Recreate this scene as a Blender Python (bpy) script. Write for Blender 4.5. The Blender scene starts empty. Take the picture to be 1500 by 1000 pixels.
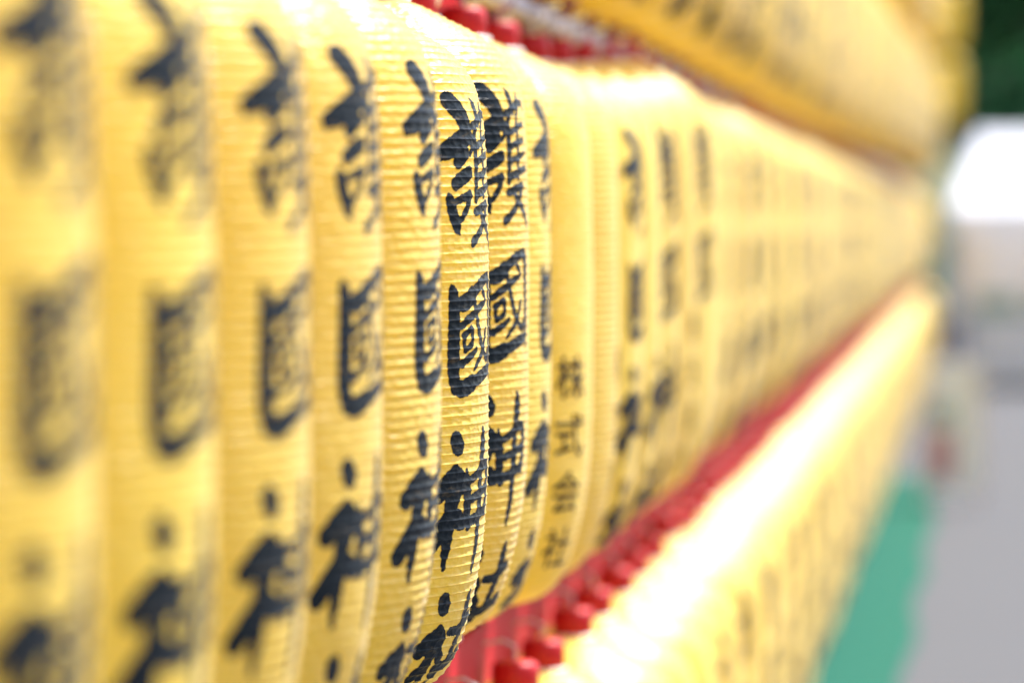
import bpy, math, random
import numpy as np
from mathutils import Vector
random.seed(7); rng = np.random.default_rng(7)
S = bpy.context.scene
COL = S.collection
R = math.radians
F_PX = 5500.0
YAW = math.atan(690 / F_PX); PITCH = math.atan(170 / F_PX)
EYE = 1.72

# ---------------------------------------------------------------- camera
cd = bpy.data.cameras.new('camera'); cam = bpy.data.objects.new('camera', cd); COL.objects.link(cam)
S.camera = cam
cam.location = (0, 0, EYE)
cam.rotation_euler = (math.pi / 2 - PITCH, 0, YAW)
cd.sensor_width = 36; cd.lens = 132; cd.clip_start = 0.05; cd.clip_end = 3000
cd.dof.use_dof = True; cd.dof.focus_distance = 4.72; cd.dof.aperture_fstop = 2.15

# ---------------------------------------------------------------- sky, sun, exposure
SUN_EL = R(57); SUN_AZ = R(50)          # direction to the sun: angle from +X towards +Y
w = bpy.data.worlds.new('World'); S.world = w; w.use_nodes = True
nt = w.node_tree; nt.nodes.clear()
sky = nt.nodes.new('ShaderNodeTexSky'); sky.sky_type = 'NISHITA'; sky.sun_disc = False
sky.sun_elevation = SUN_EL; sky.sun_rotation = math.pi / 2 - SUN_AZ
sky.air_density = 1.0; sky.dust_density = 2.5
bg = nt.nodes.new('ShaderNodeBackground'); bg.inputs[1].default_value = 0.15
wo = nt.nodes.new('ShaderNodeOutputWorld')
nt.links.new(sky.outputs[0], bg.inputs[0]); nt.links.new(bg.outputs[0], wo.inputs[0])
ld = bpy.data.lights.new('sun', 'SUN'); ld.energy = 5.0; ld.angle = R(0.6); ld.color = (1, .98, .94)
sun = bpy.data.objects.new('sun', ld); COL.objects.link(sun)
dsun = Vector((math.cos(SUN_EL) * math.cos(SUN_AZ), math.cos(SUN_EL) * math.sin(SUN_AZ), math.sin(SUN_EL)))
sun.rotation_euler = dsun.to_track_quat('Z', 'Y').to_euler(); sun.location = (3, -3, 9)
S.view_settings.view_transform = 'Standard'; S.view_settings.look = 'None'
S.view_settings.exposure = 1.2; S.view_settings.gamma = 1; S.view_settings.use_curve_mapping = False
S.cycles.use_denoising = True
S.cycles.max_bounces = 8

# ---------------------------------------------------------------- materials
def mat(name, col, rough=.6, metal=0., coat=0., var=.08, scale=8., bump=0., bscale=60., trans=0., tcol=None, spec=.5):
    m = bpy.data.materials.new(name); m.use_nodes = True
    t = m.node_tree; N = t.nodes; L = t.links; b = N['Principled BSDF']
    tc = N.new('ShaderNodeTexCoord'); no = N.new('ShaderNodeTexNoise'); no.inputs['Scale'].default_value = scale
    no.inputs['Detail'].default_value = 5
    L.new(tc.outputs['Object'], no.inputs['Vector'])
    mx = N.new('ShaderNodeMix'); mx.data_type = 'RGBA'
    mx.inputs[6].default_value = (*[c * (1 - var) for c in col], 1); mx.inputs[7].default_value = (*[min(1, c * (1 + var)) for c in col], 1)
    L.new(no.outputs['Fac'], mx.inputs[0]); L.new(mx.outputs[2], b.inputs['Base Color'])
    b.inputs['Roughness'].default_value = rough; b.inputs['Metallic'].default_value = metal
    b.inputs['Coat Weight'].default_value = coat; b.inputs['Coat Roughness'].default_value = .12
    b.inputs['Specular IOR Level'].default_value = spec
    if bump:
        n2 = N.new('ShaderNodeTexNoise'); n2.inputs['Scale'].default_value = bscale; n2.inputs['Detail'].default_value = 4
        L.new(tc.outputs['Object'], n2.inputs['Vector'])
        bp = N.new('ShaderNodeBump'); bp.inputs['Strength'].default_value = bump; bp.inputs['Distance'].default_value = .01
        L.new(n2.outputs['Fac'], bp.inputs['Height']); L.new(bp.outputs[0], b.inputs['Normal'])
    if trans:
        tr = N.new('ShaderNodeBsdfTranslucent'); tr.inputs[0].default_value = (*(tcol or col), 1)
        ms = N.new('ShaderNodeMixShader'); ms.inputs[0].default_value = trans
        L.new(b.outputs[0], ms.inputs[1]); L.new(tr.outputs[0], ms.inputs[2]); L.new(ms.outputs[0], N['Material Output'].inputs[0])
    return m

def creases(m, strength, dist=.004):
    """fine creases of stretched vinyl between the ribs"""
    t = m.node_tree; N = t.nodes; L = t.links; b = N['Principled BSDF']
    tc = N.new('ShaderNodeTexCoord'); mp = N.new('ShaderNodeMapping'); mp.inputs['Scale'].default_value = (1, 1, 1.7)
    mp.inputs['Rotation'].default_value = (.3, .2, 0)
    L.new(tc.outputs['Object'], mp.inputs[0])
    n1 = N.new('ShaderNodeTexNoise'); n1.inputs['Scale'].default_value = 45; n1.inputs['Detail'].default_value = 3; n1.inputs['Distortion'].default_value = .8
    vo = N.new('ShaderNodeTexVoronoi'); vo.inputs['Scale'].default_value = 75; vo.feature = 'SMOOTH_F1'; vo.inputs['Smoothness'].default_value = .25
    L.new(mp.outputs[0], n1.inputs['Vector']); L.new(mp.outputs[0], vo.inputs['Vector'])
    ad = N.new('ShaderNodeMath'); ad.operation = 'ADD'
    L.new(n1.outputs['Fac'], ad.inputs[0]); L.new(vo.outputs['Distance'], ad.inputs[1])
    bp = N.new('ShaderNodeBump'); bp.inputs['Strength'].default_value = strength; bp.inputs['Distance'].default_value = dist
    L.new(ad.outputs[0], bp.inputs['Height']); L.new(bp.outputs[0], b.inputs['Normal']); L.new(bp.outputs[0], b.inputs['Coat Normal'])

M = {}
M['vinyl'] = mat('yellow_vinyl', (.90, .70, .07), rough=.5, coat=1, var=.05, scale=5, trans=.46, tcol=(1, .76, .025), spec=.55)
M['vinyl'].node_tree.nodes['Principled BSDF'].inputs['Coat Roughness'].default_value = .42
M['vinyl'].node_tree.nodes['Principled BSDF'].inputs['Coat IOR'].default_value = 1.6
_b = M['vinyl'].node_tree.nodes['Principled BSDF']   # white sheen added to imitate sun glare on domes and pale edges
_b.inputs['Sheen Weight'].default_value = .38; _b.inputs['Sheen Roughness'].default_value = .35; _b.inputs['Sheen Tint'].default_value = (1, .99, .96, 1)
def piece_to_piece(m, amt):
    t = m.node_tree; N = t.nodes; L = t.links; b = N['Principled BSDF']; src = b.inputs['Base Color'].links[0].from_socket
    oi = N.new('ShaderNodeObjectInfo'); mr = N.new('ShaderNodeMapRange'); mr.inputs[3].default_value = 1 - amt; mr.inputs[4].default_value = 1 + amt * .3
    hs = N.new('ShaderNodeHueSaturation'); mh = N.new('ShaderNodeMapRange'); mh.inputs[3].default_value = .493; mh.inputs[4].default_value = .504
    L.new(oi.outputs['Random'], mr.inputs[0]); L.new(oi.outputs['Random'], mh.inputs[0]); L.new(mr.outputs[0], hs.inputs['Value']); L.new(mh.outputs[0], hs.inputs['Hue'])
    L.new(src, hs.inputs['Color']); L.new(hs.outputs[0], b.inputs['Base Color'])
piece_to_piece(M['vinyl'], .07)
creases(M['vinyl'], .45)
M['ink'] = mat('black_ink', (.008, .012, .016), rough=.3, coat=0, spec=.08, var=.3, scale=30)
creases(M['ink'], .35)
def dry_brush(m):
    t = m.node_tree; N = t.nodes; L = t.links; b = N['Principled BSDF']
    tc = N.new('ShaderNodeTexCoord'); mp = N.new('ShaderNodeMapping'); mp.inputs['Scale'].default_value = (1, 1, 3.2); mp.inputs['Rotation'].default_value = (.55, 0, 0)
    no = N.new('ShaderNodeTexNoise'); no.inputs['Scale'].default_value = 22; no.inputs['Detail'].default_value = 7; no.inputs['Roughness'].default_value = .7
    cr = N.new('ShaderNodeValToRGB'); cr.color_ramp.elements[0].position = .58; cr.color_ramp.elements[1].position = .78
    cr.color_ramp.elements[0].color = (.011, .016, .021, 1); cr.color_ramp.elements[1].color = (.16, .10, .04, 1)
    L.new(tc.outputs['Object'], mp.inputs[0]); L.new(mp.outputs[0], no.inputs['Vector']); L.new(no.outputs['Fac'], cr.inputs[0]); L.new(cr.outputs[0], b.inputs['Base Color'])
dry_brush(M['ink'])
M['red'] = mat('red_plastic', (.46, .012, .018), rough=.45, spec=.25)
M['white_plastic'] = mat('white_plastic', (.8, .78, .72), rough=.35)
M['red_paint'] = mat('red_paint', (.40, .009, .018), rough=.6, var=.25, scale=12, bump=.3, spec=.15)
M['steel'] = mat('galvanised_steel', (.50, .44, .47), rough=.6, metal=.3, var=.15, scale=20)
M['chrome'] = mat('bright_zinc', (.8, .8, .8), rough=.15, metal=1)
M['cable'] = mat('black_rubber', (.015, .015, .015), rough=.5)
M['red_shaded'] = mat('shaded_red_plastic', (.20, .012, .02), rough=.4)  # red of the bottom caps, darkened to paint in the shade under the lanterns
M['board'] = mat('dark_timber', (.07, .025, .018), rough=.75, var=.4, scale=9, bump=.4)
M['mat'] = mat('green_turf_mat', (.008, .085, .058), spec=.1, rough=.85, var=.12, scale=30, bump=.5, bscale=200)
M['paving'] = mat('grey_paving', (.064, .066, .075), spec=.2, rough=.8, var=.06, scale=.7, bump=.2, bscale=40)
M['tent'] = mat('white_canvas', (.80, .81, .86), rough=.7, var=.02, trans=.4, tcol=(.85, .85, .88))
M['cloth'] = mat('pale_cloth', (.80, .79, .80), rough=.85, var=.04, bump=.2)
M['crate'] = mat('green_crate', (.22, .32, .27), rough=.6)
M['leaf'] = mat('leaf_green', (.07, .20, .08), rough=.55, var=.45, scale=.6, trans=.5, tcol=(.14, .42, .12))
M['leaf2'] = mat('leaf_dark_green', (.035, .11, .06), rough=.6, var=.4, scale=.8, trans=.45, tcol=(.06, .26, .10))
M['bark'] = mat('grey_bark', (.16, .12, .11), rough=.9, var=.3, scale=6, bump=.8, bscale=12)
M['sign'] = mat('white_sign_board', (.72, .74, .74), rough=.5)
M['signred'] = mat('red_sign_print', (.48, .24, .25), rough=.6)

# ---------------------------------------------------------------- helpers
def raw(name, verts, faces, m, smooth=False):
    me = bpy.data.meshes.new(name); me.from_pydata([tuple(v) for v in verts], [], faces); me.update()
    if smooth: me.polygons.foreach_set('use_smooth', [True] * len(me.polygons))
    me.materials.append(m); return me
def link(name, me, parent=None, loc=(0, 0, 0)):
    o = bpy.data.objects.new(name, me); COL.objects.link(o); o.location = loc
    if parent: o.parent = parent
    return o
def empty(name, label, cat, loc, rz=0, group=None):
    o = link(name, None, None, loc); o.rotation_euler = (0, 0, rz); o.empty_display_size = .1
    return tag(o, label, cat, group)
def tag(o, label, cat, group=None):
    o['label'] = label; o['category'] = cat
    if group: o['group'] = group
    return o
def box(x0, x1, y0, y1, z0, z1, bev=.0):
    """box with small chamfered long edges"""
    if not bev:
        v = [(x, y, z) for x in (x0, x1) for y in (y0, y1) for z in (z0, z1)]
        return v, [(0, 1, 3, 2), (4, 6, 7, 5), (0, 4, 5, 1), (2, 3, 7, 6), (0, 2, 6, 4), (1, 5, 7, 3)]
    pr = [(x0 + bev, z0), (x1 - bev, z0), (x1, z0 + bev), (x1, z1 - bev), (x1 - bev, z1), (x0 + bev, z1), (x0, z1 - bev), (x0, z0 + bev)]
    v = [(a, y0, b) for a, b in pr] + [(a, y1, b) for a, b in pr]
    f = [tuple(range(7, -1, -1))[::-1], tuple(range(15, 7, -1))] + [(i, i + 8, (i + 1) % 8 + 8, (i + 1) % 8) for i in range(8)]
    return v, f
def join(parts):
    V = []; Fc = []
    for v, f in parts:
        k = len(V); V += list(v); Fc += [tuple(i + k for i in q) for q in f]
    return V, Fc
def tube(pts, r, n=10, cap=True):
    V = []; Fc = []
    P = [Vector(p) for p in pts]
    for i, p in enumerate(P):
        d = (P[min(i + 1, len(P) - 1)] - P[max(i - 1, 0)]).normalized()
        a = d.cross(Vector((0, 0, 1)) if abs(d.z) < .9 else Vector((1, 0, 0))).normalized(); b = d.cross(a)
        rr = r[i] if isinstance(r, (list, tuple)) else r
        V += [tuple(p + rr * (math.cos(2 * math.pi * k / n) * a + math.sin(2 * math.pi * k / n) * b)) for k in range(n)]
    for i in range(len(P) - 1):
        Fc += [(i * n + k, i * n + (k + 1) % n, (i + 1) * n + (k + 1) % n, (i + 1) * n + k) for k in range(n)]
    if cap: Fc += [tuple(range(n)), tuple(range(len(V) - 1, len(V) - n - 1, -1))]
    return V, Fc
def lathe(prof, n=32):
    V = []; Fc = []
    for (r, z) in prof: V += [(r * math.cos(2 * math.pi * k / n), r * math.sin(2 * math.pi * k / n), z) for k in range(n)]
    for i in range(len(prof) - 1):
        Fc += [(i * n + k, i * n + (k + 1) % n, (i + 1) * n + (k + 1) % n, (i + 1) * n + k) for k in range(n)]
    return V, Fc

# ---------------------------------------------------------------- lantern shell
BASE = .58                                   # local z of the eye-relative datum
PROF = [(.040, .300), (.062, .293), (.100, .274), (.147, .249), (.180, .215), (.196, .178), (.2035, .13), (.2065, .05),
        (.2075, -.1), (.2070, -.25), (.203, -.34), (.1965, -.40), (.189, -.44), (.180, -.475), (.166, -.515), (.145, -.546), (.11, -.566), (.042, -.580)]
def catmull(P, n):
    P = [np.array(p, float) for p in P]; out = []
    for i in range(len(P) - 1):
        p0 = P[i - 1] if i else 2 * P[0] - P[1]; p3 = P[i + 2] if i + 2 < len(P) else 2 * P[-1] - P[-2]
        for k in range(n):
            t = k / n
            out.append(.5 * ((2 * P[i]) + (P[i + 1] - p0) * t + (2 * p0 - 5 * P[i] + 4 * P[i + 1] - p3) * t * t + (3 * P[i] - p0 - 3 * P[i + 1] + p3) * t ** 3))
    out.append(P[-1]); return np.array(out)
C = catmull(PROF, 20)
arc = np.concatenate([[0], np.cumsum(np.hypot(*np.diff(C, axis=0).T))])
VTOT = arc[-1]
tg = np.gradient(C, arc, axis=0); tg /= np.hypot(*tg.T)[:, None]
NR = -tg[:, 1]; NZ = tg[:, 0]                # outward normal of the profile
def v_of_z(z):                               # z falls monotonically with arc
    return float(np.interp(-z, -C[:, 1], arc))
NRIB = int(round(VTOT / .0117)); PIT = VTOT / NRIB
SUBW = np.array([0, .045, .09, .16, .27, .40, .52, .64, .75, .85, .91, .955])
def shell_point(th, v, off=0., ribs=True):
    th = np.asarray(th, float); v = np.clip(np.asarray(v, float), 0, VTOT)
    r = np.interp(v, arc, C[:, 0]); z = np.interp(v, arc, C[:, 1]); nr = np.interp(v, arc, NR); nz = np.interp(v, arc, NZ)
    if ribs:
        ph = v / PIT + th / (2 * math.pi); w_ = ph - np.floor(ph)
        wob = .5 + .5 * np.sin(3.1 * np.floor(ph) + 2.3 * np.sin(th * 3 + np.floor(ph) * 1.7))
        d = -(.0005 + .0007 * wob) * (1 - np.abs(2 * w_ - 1) ** 2.4)
        dd = np.minimum(w_, 1 - w_) * PIT
        d += .0004 * np.exp(-(dd / .0008) ** 2)
        d += .0007 * np.sin(th * 7 + z * 13) * np.sin(z * 9 + th * 2)
        edge = np.clip(np.minimum(v, VTOT - v) / .03, 0, 1); d = d * edge
    else: d = 0
    rr = r + nr * (d + off); zz = z + nz * (d + off)
    return np.stack([rr * np.cos(th), rr * np.sin(th), zz + BASE], -1)
def shell_mesh(name, nth, ribs):
    if ribs:
        rows = (np.arange(-1, NRIB + 1)[:, None] + SUBW[None, :]).ravel() * PIT
    else: rows = np.linspace(0, VTOT, 44)
    th = np.linspace(0, 2 * math.pi, nth + 1) - math.pi      # seam at the back
    T, V = np.meshgrid(th, rows)
    if ribs: V = V - T / (2 * math.pi) * PIT
    P = shell_point(T, V, ribs=ribs).reshape(-1, 3); n = nth + 1
    i, j = np.meshgrid(np.arange(len(rows) - 1), np.arange(nth), indexing='ij'); a = (i * n + j).ravel()
    Q = np.stack([a, a + n, a + n + 1, a + 1], 1)
    me = bpy.data.meshes.new(name)
    me.vertices.add(len(P)); me.vertices.foreach_set('co', P.ravel())
    me.loops.add(Q.size); me.loops.foreach_set('vertex_index', Q.ravel())
    me.polygons.add(len(Q)); me.polygons.foreach_set('loop_start', np.arange(0, Q.size, 4)); me.polygons.foreach_set('use_smooth', np.ones(len(Q), bool))
    me.update(calc_edges=True); me.validate(); me.materials.append(M['vinyl']); return me

# ---------------------------------------------------------------- brush lettering: strokes in millimetres (x right of the column's axis, y down from the character's datum, radius)
KANJI = {
 'go': (.176, [
    [(-57, 1, 7), (-46, 6, 9), (-30, 19, 9), (-20, 34, 8), (-22, 47, 7)],
    [(-20, 40, 8), (-38, 52, 8), (-58, 61, 8), (-78, 68, 6)], [(-22, 42, 7), (-8, 48, 6), (2, 46, 4)],
    [(-26, 66, 6), (-42, 77, 6)], [(-17, 90, 5.5), (-34, 97, 6), (-49, 104, 5.5)],
    [(-62, 120, 4.5), (-56, 138, 6), (-47, 158, 5), (-43, 165, 2)], [(-58, 128, 3), (-36, 122, 4.5), (-16, 117, 5)],
    [(-16, 118, 5), (-24, 134, 4.5), (-32, 142, 4)], [(-50, 152, 4), (-34, 146, 3.5)],
    # right component
    [(6, -2, 2.5), (14, 10, 6), (20, 30, 4)], [(44, 2, 2.5), (40, 16, 5), (36, 30, 3.5)], [(-8, 34, 3.5), (14, 27, 5), (40, 17, 5), (62, 16, 4), (70, 24, 2)],
    [(8, 34, 4), (-2, 52, 5), (-14, 68, 2.5)], [(2, 52, 5), (3, 88, 5), (1, 124, 4)], [(30, 34, 3), (34, 48, 4)], [(30, 46, 4), (31, 84, 4), (30, 118, 3.5)],
    [(4, 58, 4), (32, 50, 4), (60, 44, 3)], [(4, 77, 4), (32, 70, 4), (56, 66, 3.5)], [(4, 96, 4), (32, 90, 4), (58, 84, 3.5)], [(2, 118, 5), (32, 110, 4.5), (66, 104, 4)],
    [(0, 138, 5), (24, 132, 5), (46, 128, 5)], [(46, 129, 5.5), (32, 148, 5), (12, 164, 5), (-8, 176, 5.5)], [(14, 138, 3), (34, 150, 5), (54, 166, 5), (70, 184, 2)]]),
 'koku': (-.058, [
    [(-60, -6, 2), (-55, 6, 6), (-53, 34, 7), (-54, 76, 7.5), (-54, 104, 7), (-52, 120, 5)],
    [(-50, 18, 4), (-30, 15, 7), (-8, 4, 7), (16, -8, 6.5), (46, -16, 6)], [(46, -16, 6), (56, -8, 7), (57, 24, 6), (58, 60, 6), (57, 92, 6), (59, 112, 2)],
    [(-52, 116, 6), (-38, 121, 7), (-18, 116, 7), (10, 108, 7), (36, 101, 7), (54, 98, 4)],
    [(-40, 44, 4), (-18, 34, 5), (10, 22, 4.5), (36, 14, 3)], [(-4, 16, 4), (6, 44, 4.5), (20, 72, 4.5), (42, 86, 4), (46, 74, 2)],
    [(-34, 56, 3.5), (-30, 74, 3.5)], [(-34, 56, 3.5), (-14, 48, 4), (-12, 62, 3.5)], [(-30, 74, 3.5), (-12, 66, 3.5)], [(-38, 90, 5), (-22, 84, 4), (-2, 74, 3.5)],
    [(36, 50, 3.5), (22, 74, 3.5), (2, 90, 3), (-8, 98, 2)], [(22, 0, 3), (34, 8, 3.5)]]),
 'shin': (-.250, [
    [(-49, -8, 7.5), (-45, -2, 8.5)], [(-50, 30, 5), (-64, 46, 9), (-82, 58, 7)], [(-50, 30, 6), (-38, 42, 8), (-34, 50, 6)],
    [(-44, 46, 9), (-54, 66, 9), (-58, 86, 8), (-74, 104, 8), (-90, 120, 8)], [(-56, 80, 7), (-60, 108, 6.5), (-62, 146, 4), (-62, 152, 2)], [(-54, 82, 6), (-40, 90, 8), (-28, 98, 4)],
    [(-24, 30, 3), (-20, 50, 6), (-18, 82, 6), (-14, 98, 5)], [(-22, 46, 5), (2, 38, 5), (30, 26, 6), (46, 26, 6)], [(46, 26, 6), (52, 50, 6), (48, 84, 6)],
    [(-18, 68, 5), (14, 62, 5), (48, 54, 5)], [(-16, 94, 6), (14, 90, 6), (48, 80, 6)],
    [(24, -18, 4), (26, 0, 8), (20, 30, 6), (20, 80, 7), (19, 120, 6), (15, 146, 5), (12, 160, 2)]]),
 'sha': (-.448, [
    [(-49, -7, 7.5), (-46, -1, 8.5)], [(-46, 32, 5), (-62, 46, 9), (-82, 56, 7)], [(-46, 32, 6), (-34, 44, 7)],
    [(-40, 44, 8), (-50, 62, 8), (-58, 80, 8), (-80, 96, 6)], [(-52, 66, 7), (-54, 96, 6), (-56, 124, 3)],
    [(-34, 60, 5), (-24, 70, 6)],
    [(24, -12, 5), (24, 4, 9), (20, 36, 8), (12, 70, 8)], [(-18, 34, 5), (6, 34, 6), (36, 22, 7), (52, 18, 6)],
    [(-22, 88, 8), (0, 84, 8), (30, 74, 8), (50, 66, 8), (56, 72, 5)], [(0, 84, 6), (-14, 104, 5), (-34, 122, 4)]]),
}
WT = 1.3
def stroke_sdf(strokes, X, Y):
    D = np.full(X.shape, 1e3)
    for s in strokes:
        P = catmull(s, 5) if len(s) > 1 else np.array(s, float)
        for (ax, ay, ar), (bx, by, br) in zip(P[:-1], P[1:]):
            dx, dy = bx - ax, by - ay; L2 = dx * dx + dy * dy + 1e-9
            t = np.clip(((X - ax) * dx + (Y - ay) * dy) / L2, 0, 1)
            D = np.minimum(D, np.hypot(X - ax - t * dx, Y - ay - t * dy) - (1.62 if max(ax, bx) < -12 and max(ar, br) > 5.2 else 1.2) * (ar + t * (br - ar)))
    D += .55 * np.sin(X * .31 + 1.3 * np.sin(Y * .23)) * np.cos(Y * .27 + X * .11) + .3 * np.sin(X * .9 + Y * .7)
    return D
def decal(name, th_c, v0, v1, wid, fn, fine, off, dx=.0011):
    """contour the signed distance fn(x_mm, y_mm) on the shell and return a mesh lying on it"""
    if fine:
        k0 = int(math.floor(v0 / PIT)) - 1; k1 = int(math.ceil(v1 / PIT)) + 1
        rows = (np.arange(k0, k1)[:, None] + SUBW[None, :]).ravel() * PIT
    else: rows = np.arange(v0 - .01, v1 + .01, dx)
    xs = np.arange(-wid, wid + dx, dx)
    Rr = .2065; Xg, Vg = np.meshgrid(xs, rows); T = th_c + Xg / Rr
    if fine: Vg = Vg - T / (2 * math.pi) * PIT
    D = fn(Xg * 1000, (Vg - v0) * 1000); ins = D < 0; nr_, nc = D.shape
    verts = []; key = {}
    def gv(j, i):
        k = (j, i)
        if k not in key: key[k] = len(verts); verts.append((T[j, i], Vg[j, i]))
        return key[k]
    def ev(a, b):
        k = (a, b) if a < b else (b, a)
        if k not in key:
            da, db = D[a], D[b]; t = da / (da - db)
            key[k] = len(verts); verts.append((T[a] + t * (T[b] - T[a]), Vg[a] + t * (Vg[b] - Vg[a])))
        return key[k]
    faces = []
    cnt = ins[:-1, :-1].astype(int) + ins[1:, :-1] + ins[:-1, 1:] + ins[1:, 1:]
    for j, i in zip(*np.nonzero(cnt)):
        j = int(j); i = int(i)
        cs = [(j, i), (j + 1, i), (j + 1, i + 1), (j, i + 1)]
        if cnt[j, i] == 4: faces.append([gv(*c) for c in cs]); continue
        poly = []
        for k in range(4):
            a, b = cs[k], cs[(k + 1) % 4]
            if ins[a]: poly.append(gv(*a))
            if ins[a] != ins[b]: poly.append(ev(a, b))
        if len(poly) > 2: faces.append(poly)
    if not faces: return None
    A = np.array(verts); P = shell_point(A[:, 0], A[:, 1], off=off, ribs=fine)
    return raw(name, P.tolist(), faces, M['ink'], True)

SHELL_FINE = shell_mesh('paper_shell', 128, True)
SHELL_PLAIN = shell_mesh('paper_shell', 48, False)
WRIT_FINE = []; WRIT_MID = []
NAMES = {'go': 'guard', 'koku': 'country', 'shin': 'deity', 'sha': 'shrine'}
for k, (z0, st) in KANJI.items():
    ymax = max(p[1] for s in st for p in s) + 12; ymin = min(p[1] for s in st for p in s) - 12
    va = v_of_z(z0)
    fn = lambda X, Y, st=st, ymin=ymin: stroke_sdf(st, X, Y + ymin)
    for fine, lst, dx in ((True, WRIT_FINE, .0011), (False, WRIT_MID, .0035)):
        me = decal('brush_character', 0, va + ymin / 1000, min(va + ymax / 1000, VTOT - .01), .105, fn, fine, .00035 if fine else .0012, dx)
        if me: lst.append(me)

# small printed company suffix (four characters) from the built-in font, traced onto the shell the same way
def font_mask_fn(ch, w_mm, h_mm):
    cu = bpy.data.curves.new('tmp', 'FONT'); cu.body = ch; o = bpy.data.objects.new('tmp', cu); COL.objects.link(o)
    me = o.evaluated_get(bpy.context.evaluated_depsgraph_get()).to_mesh(); me.calc_loop_triangles()
    P = np.array([v.co[:2] for v in me.vertices]); T3 = [tuple(t.vertices) for t in me.loop_triangles]
    lo, hi = P.min(0), P.max(0); res = 1.0
    W, H = int(w_mm / res) + 12, int(h_mm / res) + 12; P = (P - lo) / (hi - lo) * [w_mm, h_mm]; P[:, 1] = h_mm - P[:, 1]; P += 6
    ss = 3; G = np.zeros((H * ss, W * ss)); yy, xx = np.mgrid[0:H * ss, 0:W * ss] / ss
    for a, b, c in T3:
        A, B, Cc = P[a], P[b], P[c]
        x0, x1 = int(min(A[0], B[0], Cc[0]) * ss), int(max(A[0], B[0], Cc[0]) * ss) + 2; y0, y1 = int(min(A[1], B[1], Cc[1]) * ss), int(max(A[1], B[1], Cc[1]) * ss) + 2
        X_, Y_ = xx[y0:y1, x0:x1], yy[y0:y1, x0:x1]
        e = lambda p, q: (q[0] - p[0]) * (Y_ - p[1]) - (q[1] - p[1]) * (X_ - p[0])
        s1, s2, s3 = e(A, B), e(B, Cc), e(Cc, A)
        G[y0:y1, x0:x1][((s1 >= 0) & (s2 >= 0) & (s3 >= 0)) | ((s1 <= 0) & (s2 <= 0) & (s3 <= 0))] = 1
    bpy.data.objects.remove(o); K = G
    for _ in range(3): K = (K + np.roll(K, 1, 0) + np.roll(K, -1, 0) + np.roll(K, 1, 1) + np.roll(K, -1, 1)) / 5
    def fn(X, Y):
        u = np.clip((X + w_mm / 2 + 6) * ss, 0, W * ss - 1).astype(int); v = np.clip((Y + 0) * ss, 0, H * ss - 1).astype(int)
        return .22 - K[v, u]
    return fn, H
SMALL = []
for q, ch in enumerate('株式会社'):
    fn, H = font_mask_fn(ch, 80, 64)
    va = v_of_z(-.178) + q * .088
    me = decal('printed_character', 0, va, va + H / 1000, .045, fn, False, .0012, .0014)
    if me: SMALL.append(me)
def joined(lst, name):
    V = []; Fc = []
    for me in lst:
        k = len(V); V += [v.co[:] for v in me.vertices]; Fc += [tuple(i + k for i in p.vertices) for p in me.polygons]
    return raw(name, V, Fc, M['ink'], True)
WRIT_FAR = joined(WRIT_MID, 'brush_lettering')

zt = .300 + BASE
CAP = raw('top_cap', *lathe([(.0, zt + .052), (.030, zt + .052), (.036, zt + .048), (.038, zt + .040), (.038, zt + .007), (.030, zt + .003)], 24), M['red'], True)
RIM = raw('rim_ring', *lathe([(.036, zt + .008), (.044, zt + .007), (.045, zt + .003), (.045, zt - .003), (.040, zt - .005)], 24), M['white_plastic'], True)
RIM_THIN = raw('rim_ring', *lathe([(.036, zt + .005), (.041, zt + .004), (.042, zt - .001), (.039, zt - .004)], 24), M['white_plastic'], True)
BCAP = raw('bottom_cap', *lathe([(.042, .004), (.046, .001), (.040, -.018), (.034, -.022), (.0, -.022)], 24), M['red_shaded'], True)
HOOK = raw('hanging_hook', *tube([(0, 0, zt + .05), (0, 0, zt + .075), (-.02, 0, zt + .085), (-.05, 0, zt + .08)], .003, 6), M['steel'])

def a_of(Y, bend=False):                      # lateral distance of the row's axis from the camera's line
    if not bend: return .8225                 # (the two upper rows swing out towards their far end)
    t = min(1, max(0, (Y - 13) / 18)); return .8225 - .25 * t * t * (3 - 2 * t)
def make_lantern(k, row_dz, label, group, fine, writing, phi, da=0., dz=0., Y=None, a=None, sz=1.):
    zc = .42 * (6.25 + k)
    if Y is None: Y = (zc - .8225 * math.sin(YAW)) / math.cos(YAW)
    if a is None: a = a_of(Y, row_dz > .5)
    a += da
    al = math.atan2(a, Y)
    t = empty('hanging_lantern', label, 'lantern', (-a, Y, EYE - BASE + row_dz + dz), al - R(phi), group)
    t.scale = (1, 1, sz)
    link('paper_shell', SHELL_FINE if fine else SHELL_PLAIN, t)
    link('top_cap', CAP, t)
    link('rim_ring', RIM if fine else RIM_THIN, t)
    link('bottom_cap', BCAP, t)
    link('hanging_hook', HOOK, t)
    for me in writing: link(me.name.split('.')[0], me, t)
    return t

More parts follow.
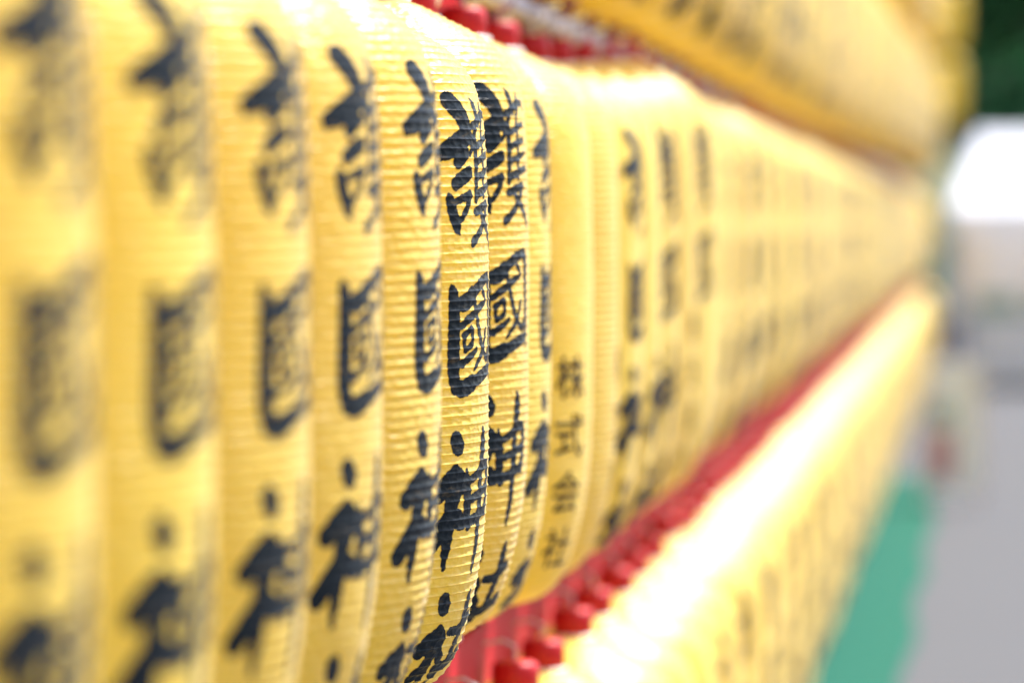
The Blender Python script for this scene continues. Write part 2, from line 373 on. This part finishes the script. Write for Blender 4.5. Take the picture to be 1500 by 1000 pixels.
NEAR = {
 -2: ("nearest lantern of the middle row, out of the frame at the left", 25, 0, 0),
 -1: ("second nearest lantern of the middle row, just outside the left edge", 26, 0, 0),
 0: ("most blurred yellow lantern, cut off by the left edge of the photo", 28, 0, .016),
 1: ("second lantern from the left edge, wide soft band with heavily blurred brush characters", 27, .002, .004),
 2: ("third lantern from the left edge, blurred box-shaped character at its middle", 24, 0, -.002),
 3: ("fourth lantern from the left, slightly soft, with fork-shaped brush stroke near its top", 23, 0, -.004),
 4: ("fifth lantern from the left, nearly sharp, just in front of the sharpest one", 15, 0, 0),
 5: ("sharpest lantern, crisp ribs and black brush characters wrapping its wavy edge", 25, 0, -.022),
 6: ("sharp lantern just behind the sharpest one, red cap with white rim at its top", 32, 0, .005),
 7: ("narrow softly blurred lantern sliver right behind the two sharp ones, ink only at its edge", 6, .019, -.005),
 8: ("softly blurred lantern with four small printed characters low on its side", 35, 0, .012),
 9: ("pale lantern sliver directly behind the one with small printed characters", 3, 0, .01),
 10: ("blurred lantern two behind the small printed one, dark column of ink along it", 13, -.004, .02),
 11: ("blurred lantern three behind the small printed one", 2, 0, .025),
 12: ("blurred lantern four behind the small printed one", 26, 0, .035),
 13: ("blurred lantern hidden but for a sliver before the high domed one", 12, -.006, .05),
 14: ("blurred lantern hung higher, its white dome standing out above its row", 30, -.012, .068),
}
ORD = 'first second third fourth fifth sixth seventh eighth ninth tenth eleventh twelfth thirteenth fourteenth fifteenth sixteenth'.split()
GM = 'yellow lanterns hung in the middle row'
BLANK = []
NEARW = {7: WRIT_FINE, 8: SMALL, 9: SMALL, 10: WRIT_MID, 11: WRIT_MID[2:], 12: WRIT_MID, 13: SMALL, 14: WRIT_MID[:2]}
for k, (lb, phi, da, dz) in NEAR.items():
    sz = 1 if k < 7 else 1.025 if k < 11 else 1.04 + (k - 11) * .023
    make_lantern(k, 0, lb, GM, k <= 9, NEARW.get(k, WRIT_FINE), phi, da, dz if k < 7 else (-.02 if k == 7 else -.03), sz=sz)
def nth_k(Y): return (Y * math.cos(YAW) + .8225 * math.sin(YAW)) / .42 - 6.25
KEND = int(nth_k(32.2)); KFAR = int(nth_k(45.5))
RR = random.uniform
def pick(k): return (SMALL, BLANK, BLANK, [WRIT_FAR], SMALL)[(k * 7) % 5] if k < 15 else ([WRIT_FAR], SMALL, [WRIT_FAR], BLANK)[k % 4] if k < 30 else (SMALL, BLANK, [WRIT_FAR])[k % 3]
for k in range(15, KFAR):
    near = k < 15 + 16
    lb = '%s soft yellow lantern beyond the high domed one in the middle row' % ORD[k - 15] if near else 'far yellow lantern in the middle row, melted into a pale tapering strip'
    make_lantern(k, 0, lb, GM if near else 'far lanterns of the middle row', False, pick(k), RR(-2, 22), RR(-.008, .008), -.012 + RR(-.01, .01), sz=1.07)
for k in range(10, KEND):
    near = k < 26
    lb = '%s lantern from the left in the top row, orange underside out of focus' % ORD[k - 10] if near else 'far yellow lantern in the top row, fading towards the white tent'
    make_lantern(k, 1.014, lb, 'yellow lanterns hung in the top row' if near else 'far lanterns of the top row', False, pick(k + 2), RR(-2, 26), RR(-.008, .008), RR(-.01, .01))
for k in range(52, KEND):
    make_lantern(k, 2.02, 'far blurred lantern above the top row at the upper edge', 'lanterns of the uppermost row', False, pick(k), RR(-2, 22), RR(-.008, .008), RR(-.01, .01))
for k in range(6, KFAR):
    near = k < 22
    lb = '%s lantern from the left in the bottom row, white dome below red band' % ORD[k - 6] if near else 'far lantern of the bottom row, beside the green mat and grey pavement'
    make_lantern(k, -1.05, lb, 'yellow lanterns hung in the bottom row' if near else 'far lanterns of the bottom row', False, pick(k + 1), RR(-2, 26), -.08 + RR(-.008, .008), RR(-.008, .008), sz=1.0)
# far lantern tower rising left of the white tent
for r_ in range(4):
    for c_ in range(3):
        make_lantern(0, 1.92 + r_ * .97, 'far lantern on the tall post beside the dark trees', 'lanterns on the far post', False, [WRIT_FAR], random.uniform(0, 30), 0, 0, Y=50.0 + .05 * c_, a=.47 + .43 * c_)

# ---------------------------------------------------------------- racks carrying the rows
def row_y(k): return (.42 * (6.25 + k) - .8225 * math.sin(YAW)) / math.cos(YAW)
y_start = row_y(-2) - .3; y_end = 46.0
bays = []
y = y_start
while y < y_end: bays.append((y, min(y + 1.8, y_end))); y += 1.8
for bi, (ya, yb) in enumerate(bays):
    rack = empty('lantern_rack', 'bay of the red beamed steel pipe rack the lanterns hang from', 'rack', (-a_of(ya), ya, 0), 0, 'bays of the lantern rack')
    dxx = -(a_of(yb) - a_of(ya))
    def bar(name, x0, x1, z0, z1, m, e=.0):
        v, f = box(x0, x1, 0, (yb - ya) - .004, z0, z1, .004)
        v = [(p[0] + ox + dxx * (p[1] / (yb - ya)), p[1], p[2]) for p in v]
        link(name, raw(name, v, f, m), rack)
    link('post', raw('post', *tube([(-.29, .03, 0), (-.29, .03, 4.9)], .024, 12), M['steel'], True), rack)
    for row, zr in ((0, -1.05), (1, 0.), (2, 1.0), (3, 2.02)):
        zt_ = EYE + zr + .312
        if row > 1 and ya > 32: continue
        ox = a_of(ya) - a_of(ya, row > 1); dxx = -(a_of(yb, row > 1) - a_of(ya, row > 1))
        bar('red_beam', *((-.005, .030) if row == 0 else (-.075, -.045)), zt_ - .005, zt_ + (.10 if row == 0 else .095), M['red_paint'])
        px = ox + (.0 if row == 1 else -.16)
        pz = zt_ + .074 if row == 1 else zt_ - .03
        link('rail_pipe', raw('rail_pipe', *tube([(px, 0, pz), (px + dxx, yb - ya, pz)], .0215, 14), M['steel'], True), rack)
        bar('backing_board', -.262, -.235, zt_ - .03, zt_ + .2, M['red_paint'] if row <= 1 else M['board'])
        for q in range(4):
            yy = .12 + q * .43
            cx = px + dxx * yy / 1.8
            link('pipe_clamp', raw('pipe_clamp', *tube([(cx, yy - .02, pz), (cx, yy + .02, pz)], .028, 12), M['steel'], True), rack)
            link('clamp_bolt', raw('clamp_bolt', *tube([(cx + .02, yy, pz + .015), (cx + .036, yy, pz + .023), (cx + .046, yy, pz + .027)], [.007, .009, .004], 8), M['chrome'], True), rack)
# power cable looping along each row
for zr, lb in ((-1.05, 'black power cable looping along the red beam above the bottom row'), (0., 'black power cable looping along the red beam above the middle row'), (1.0, 'black power cable looping above the top row')):
    pts = []
    yy = row_y(-1)
    while yy < 30:
        pts.append((-a_of(yy) - (.035 if zr > -1 else .03) + .012 * math.sin(yy * 9), yy, EYE + zr + .312 + (.062 if zr > -1 else -.04) + .028 * abs(math.sin((yy - row_y(0)) / .4233 * math.pi)))); yy += .07
    o = link('power_cable', raw('power_cable', *tube(pts, .006, 6), M['cable'], True)); tag(o, lb, 'cable')
# bulb holders clipped on the cable above each gap between lanterns
hold = raw('bulb_holder', *lathe([(0, .03), (.012, .03), (.016, .02), (.016, -.01), (.012, -.02), (0, -.02)], 12), M['white_plastic'], True)
for zr, rowname in ((-1.05, 'bottom'), (0., 'middle')):
    for k in range(5, 30):
        yy = row_y(k) + .21
        o = link('bulb_holder', hold, None, (-a_of(yy) + (-.02 if zr == 0 else .01), yy, EYE + zr + .312 + (.045 if zr == 0 else .11))); tag(o, 'small white lamp holder between the caps above the %s row of lanterns' % rowname, 'lamp holder', 'lamp holders above the %s row' % rowname)

# ---------------------------------------------------------------- ground, mat
g = link('ground', raw('ground', [(-400, -60, -.02), (400, -60, -.02), (400, 900, -.02), (-400, 900, -.02)], [(0, 1, 2, 3)], M['paving'])); g['kind'] = 'structure'
# paved walk in slabs near the camera side
pv = link('pavement', raw('pavement', [(-3, -3, 0), (12, -3, 0), (12, 62, 0), (-3, 62, 0)], [(0, 1, 2, 3)], M['paving'])); pv['kind'] = 'structure'
mp = []
ys = np.linspace(.5, 25.5, 60)
V = []; Fc = []
for yy in ys:
    e = .02 * math.sin(yy * 2.1) + .008 * math.sin(yy * 7)
    V += [(-1.9, yy, .004), (-1.9, yy, .016), (-.30 + e, yy, .016), (-.29 + e, yy, .004)]
for i in range(len(ys) - 1):
    b = i * 4; Fc += [(b + q, b + (q + 1) % 4, b + 4 + (q + 1) % 4, b + 4 + q) for q in range(4)]
Fc += [(0, 1, 2, 3), tuple(len(V) - 4 + q for q in (3, 2, 1, 0))]
tag(link('turf_mat', raw('turf_mat', V, Fc, M['mat'])), 'long green mat on the ground along the foot of the lantern wall', 'mat')

# ---------------------------------------------------------------- standing signboard by the mat
sb = empty('standing_signboard', 'pale signboard with a red panel standing by the far end of the green mat', 'sign', (-.17, 23.2, 0), R(4))
link('board', raw('board', *join([box(-.17, .17, -.015, .015, .10, .88, 0)]), M['sign']), sb)
link('red_panel', raw('red_panel', *box(-.15, .0, -.019, -.0155, .16, .46), M['signred']), sb)
link('green_panel', raw('green_panel', *box(-.155, -.02, -.019, -.0155, .50, .62), M['crate']), sb)
for sx in (-1, 1):
    link('leg', raw('leg', *join([tube([(sx * .16, -.02, .9), (sx * .17, -.16, .01)], .011, 8), tube([(sx * .16, .02, .9), (sx * .17, .18, .01)], .011, 8)]), M['steel']), sb)

# ---------------------------------------------------------------- white event tent
tent = empty('event_tent', 'white event tent with gable roof beyond the far end of the lantern wall', 'tent', (2.6, 41.5, 0))
TX0, TX1 = -2.95, 3.6
def sag(t, k): return -k * math.sin(math.pi * t)
V = []; Fc = []; nx = 24
for side in (-1, 1):
    b0 = len(V)
    for i in range(nx + 1):
        x = TX0 + (TX1 - TX0) * i / nx
        for j in range(9):
            t = j / 8; hip = .0
            V.append((x + (.28 * (1 - i / nx) * t if i == 0 else 0), side * 1.8 * (1 - t), 1.90 + .84 * t + sag(t, .05) + .015 * math.sin(i * 2.1) * math.sin(t * 3)))
    for i in range(nx):
        for j in range(8):
            a = b0 + i * 9 + j; Fc.append((a, a + 9, a + 10, a + 1))
link('roof_canopy', raw('roof_canopy', V, Fc, M['tent'], True), tent)
V = []; Fc = []
for i in range(nx * 2 + 1):
    x = TX0 + (TX1 - TX0) * i / (nx * 2); wv = .015 * math.sin(i * 1.9)
    V += [(x, -1.81 + wv, 1.90), (x, -1.81 + wv * 1.6, 1.66 + .02 * (i % 2))]
for i in range(nx * 2): a = i * 2; Fc.append((a, a + 1, a + 3, a + 2))
link('valance', raw('valance', V, Fc, M['tent'], True), tent)
link('gable_end', raw('gable_end', [(TX0 - .005, -1.8, 1.66), (TX0 - .005, 1.8, 1.66), (TX0 - .005, 1.8, 1.90), (TX0 + .2, 0, 2.72), (TX0 - .005, -1.8, 1.90)], [(0, 1, 2, 3, 4)], M['tent']), tent)
V = []; Fc = []
for i in range(81):
    x = TX0 + (TX1 - TX0) * i / 80; yy = 1.78 + .03 * math.sin(i * .9)
    V += [(x, yy, 1.85), (x, yy + .01, .75)]
for i in range(80): a = i * 2; Fc.append((a, a + 1, a + 3, a + 2))
link('rear_curtain', raw('rear_curtain', V, Fc, M['cloth'], True), tent)
for x in (TX0 + .05, TX1 - .05, .3):
    for yy in (-1.75, 1.75): link('leg', raw('leg', *tube([(x, yy, 0), (x, yy, 1.90)], .022, 10), M['steel'], True), tent)
tb = empty('folding_table', 'folding table draped in pale cloth under the white tent', 'table', (1.35, 40.6, 0))
link('tabletop', raw('tabletop', *box(-1.5, 1.6, -.35, .35, .71, .74), M['cloth']), tb)
V = []; Fc = []
for i in range(61):
    x = -1.5 + 3.1 * i / 60; V += [(x, -.36, .745), (x, -.37 + .02 * math.sin(i * 1.3), .05)]
for i in range(60): a = i * 2; Fc.append((a, a + 1, a + 3, a + 2))
link('cloth_front', raw('cloth_front', V, Fc, M['cloth'], True), tb)
for sx in (-1.4, 1.5):
    for sy in (-.3, .3): link('leg', raw('leg', *tube([(sx, sy, 0), (sx, sy, .71)], .014, 8), M['steel'], True), tb)
for i, (x, lb) in enumerate(((-1.2, 'left'), (-.55, 'middle'), (.15, 'right'))):
    c = empty('green_crate', '%s one of the green crates on the cloth covered table under the tent' % lb, 'crate', (1.35 + x, 40.6, .745), .05 * i, 'green crates on the table')
    link('crate_wall', raw('crate_wall', *join([box(-.25, .25, -.17, -.155, 0, .22), box(-.25, .25, .155, .17, 0, .22), box(-.25, -.235, -.154, .154, 0, .22), box(.235, .25, -.154, .154, 0, .22)]), M['crate']), c)
    link('crate_floor', raw('crate_floor', *box(-.234, .234, -.154, .154, .004, .015), M['crate']), c)

# ---------------------------------------------------------------- trees and hedge
def foliage(n, centres, size, rr):
    V = []; Fc = []
    for c, rad, cnt in centres:
        for _ in range(cnt):
            d = rr.normal(size=3); d /= np.linalg.norm(d); p = np.array(c) + d * rad * (rr.random() ** .45) * np.array([1, 1, .8])
            a = rr.normal(size=3); a /= np.linalg.norm(a); b = np.cross(a, rr.normal(size=3)); b /= np.linalg.norm(b); s = size * (.6 + .8 * rr.random())
            k = len(V); V += [tuple(p - a * s), tuple(p + b * s * .45), tuple(p + a * s), tuple(p - b * s * .45)]; Fc.append((k, k + 1, k + 2, k + 3))
    return V, Fc
def tree(x, y, h, m, label, seed, cnt=260, lo=.22):
    rr = np.random.default_rng(seed)
    t = empty('broadleaf_tree', label, 'tree', (x, y, 0))
    parts = [tube([(0, 0, 0), (.1, 0, h * .2), (-.05, .1, h * .45), (.1, 0, h * .7)], [.38, .28, .2, .1], 12)]
    cs = []
    for i in range(60):
        a = rr.random() * 6.28; zz = h * (lo + (.94 - lo) * rr.random()); q = h * .36 * math.sqrt(max(.05, 1 - ((zz / h - .55) / .48) ** 2)) * (.35 + .65 * rr.random())
        c = (q * math.cos(a), q * math.sin(a), zz); cs.append((c, h * .10 * (.7 + .6 * rr.random()), cnt))
        if i % 4 == 0: parts.append(tube([(0, 0, h * .3), (c[0] * .5, c[1] * .5, (h * .3 + zz) * .5 + .2), c], [.13, .08, .03], 6))
    link('trunk', raw('trunk', *join(parts), M['bark'], True), t)
    link('crown', raw('crown', *foliage(0, cs, .17, rr), m), t)
tree(-2.2, 63, 11, M['leaf2'], 'dark tree rising directly behind the white tent, nearest to the lantern wall', 3)
tree(3.0, 58, 12, M['leaf'], 'taller lighter green tree overhanging the dark one behind the white tent', 4, 900, .36)
tree(1.0, 70, 14, M['leaf2'], 'tall dark tree filling in behind the lighter green one', 8, 600)
tree(-6.5, 62, 12, M['leaf2'], 'dark tree behind the lantern wall', 5)
tree(9.5, 74, 12, M['leaf2'], 'dark tree standing farthest to the right beyond the tent', 6)
rr = np.random.default_rng(9)
cs = [((rr.uniform(-16, 16), rr.uniform(-.8, .8), rr.uniform(.3, 3.4)), .7, 60) for _ in range(260)]
hd = link('hedge', raw('hedge', *foliage(0, cs, .12, rr), M['leaf2']), None, (0, 78, 0)); tag(hd, 'long clipped dark hedge closing the view behind the trees', 'hedge')
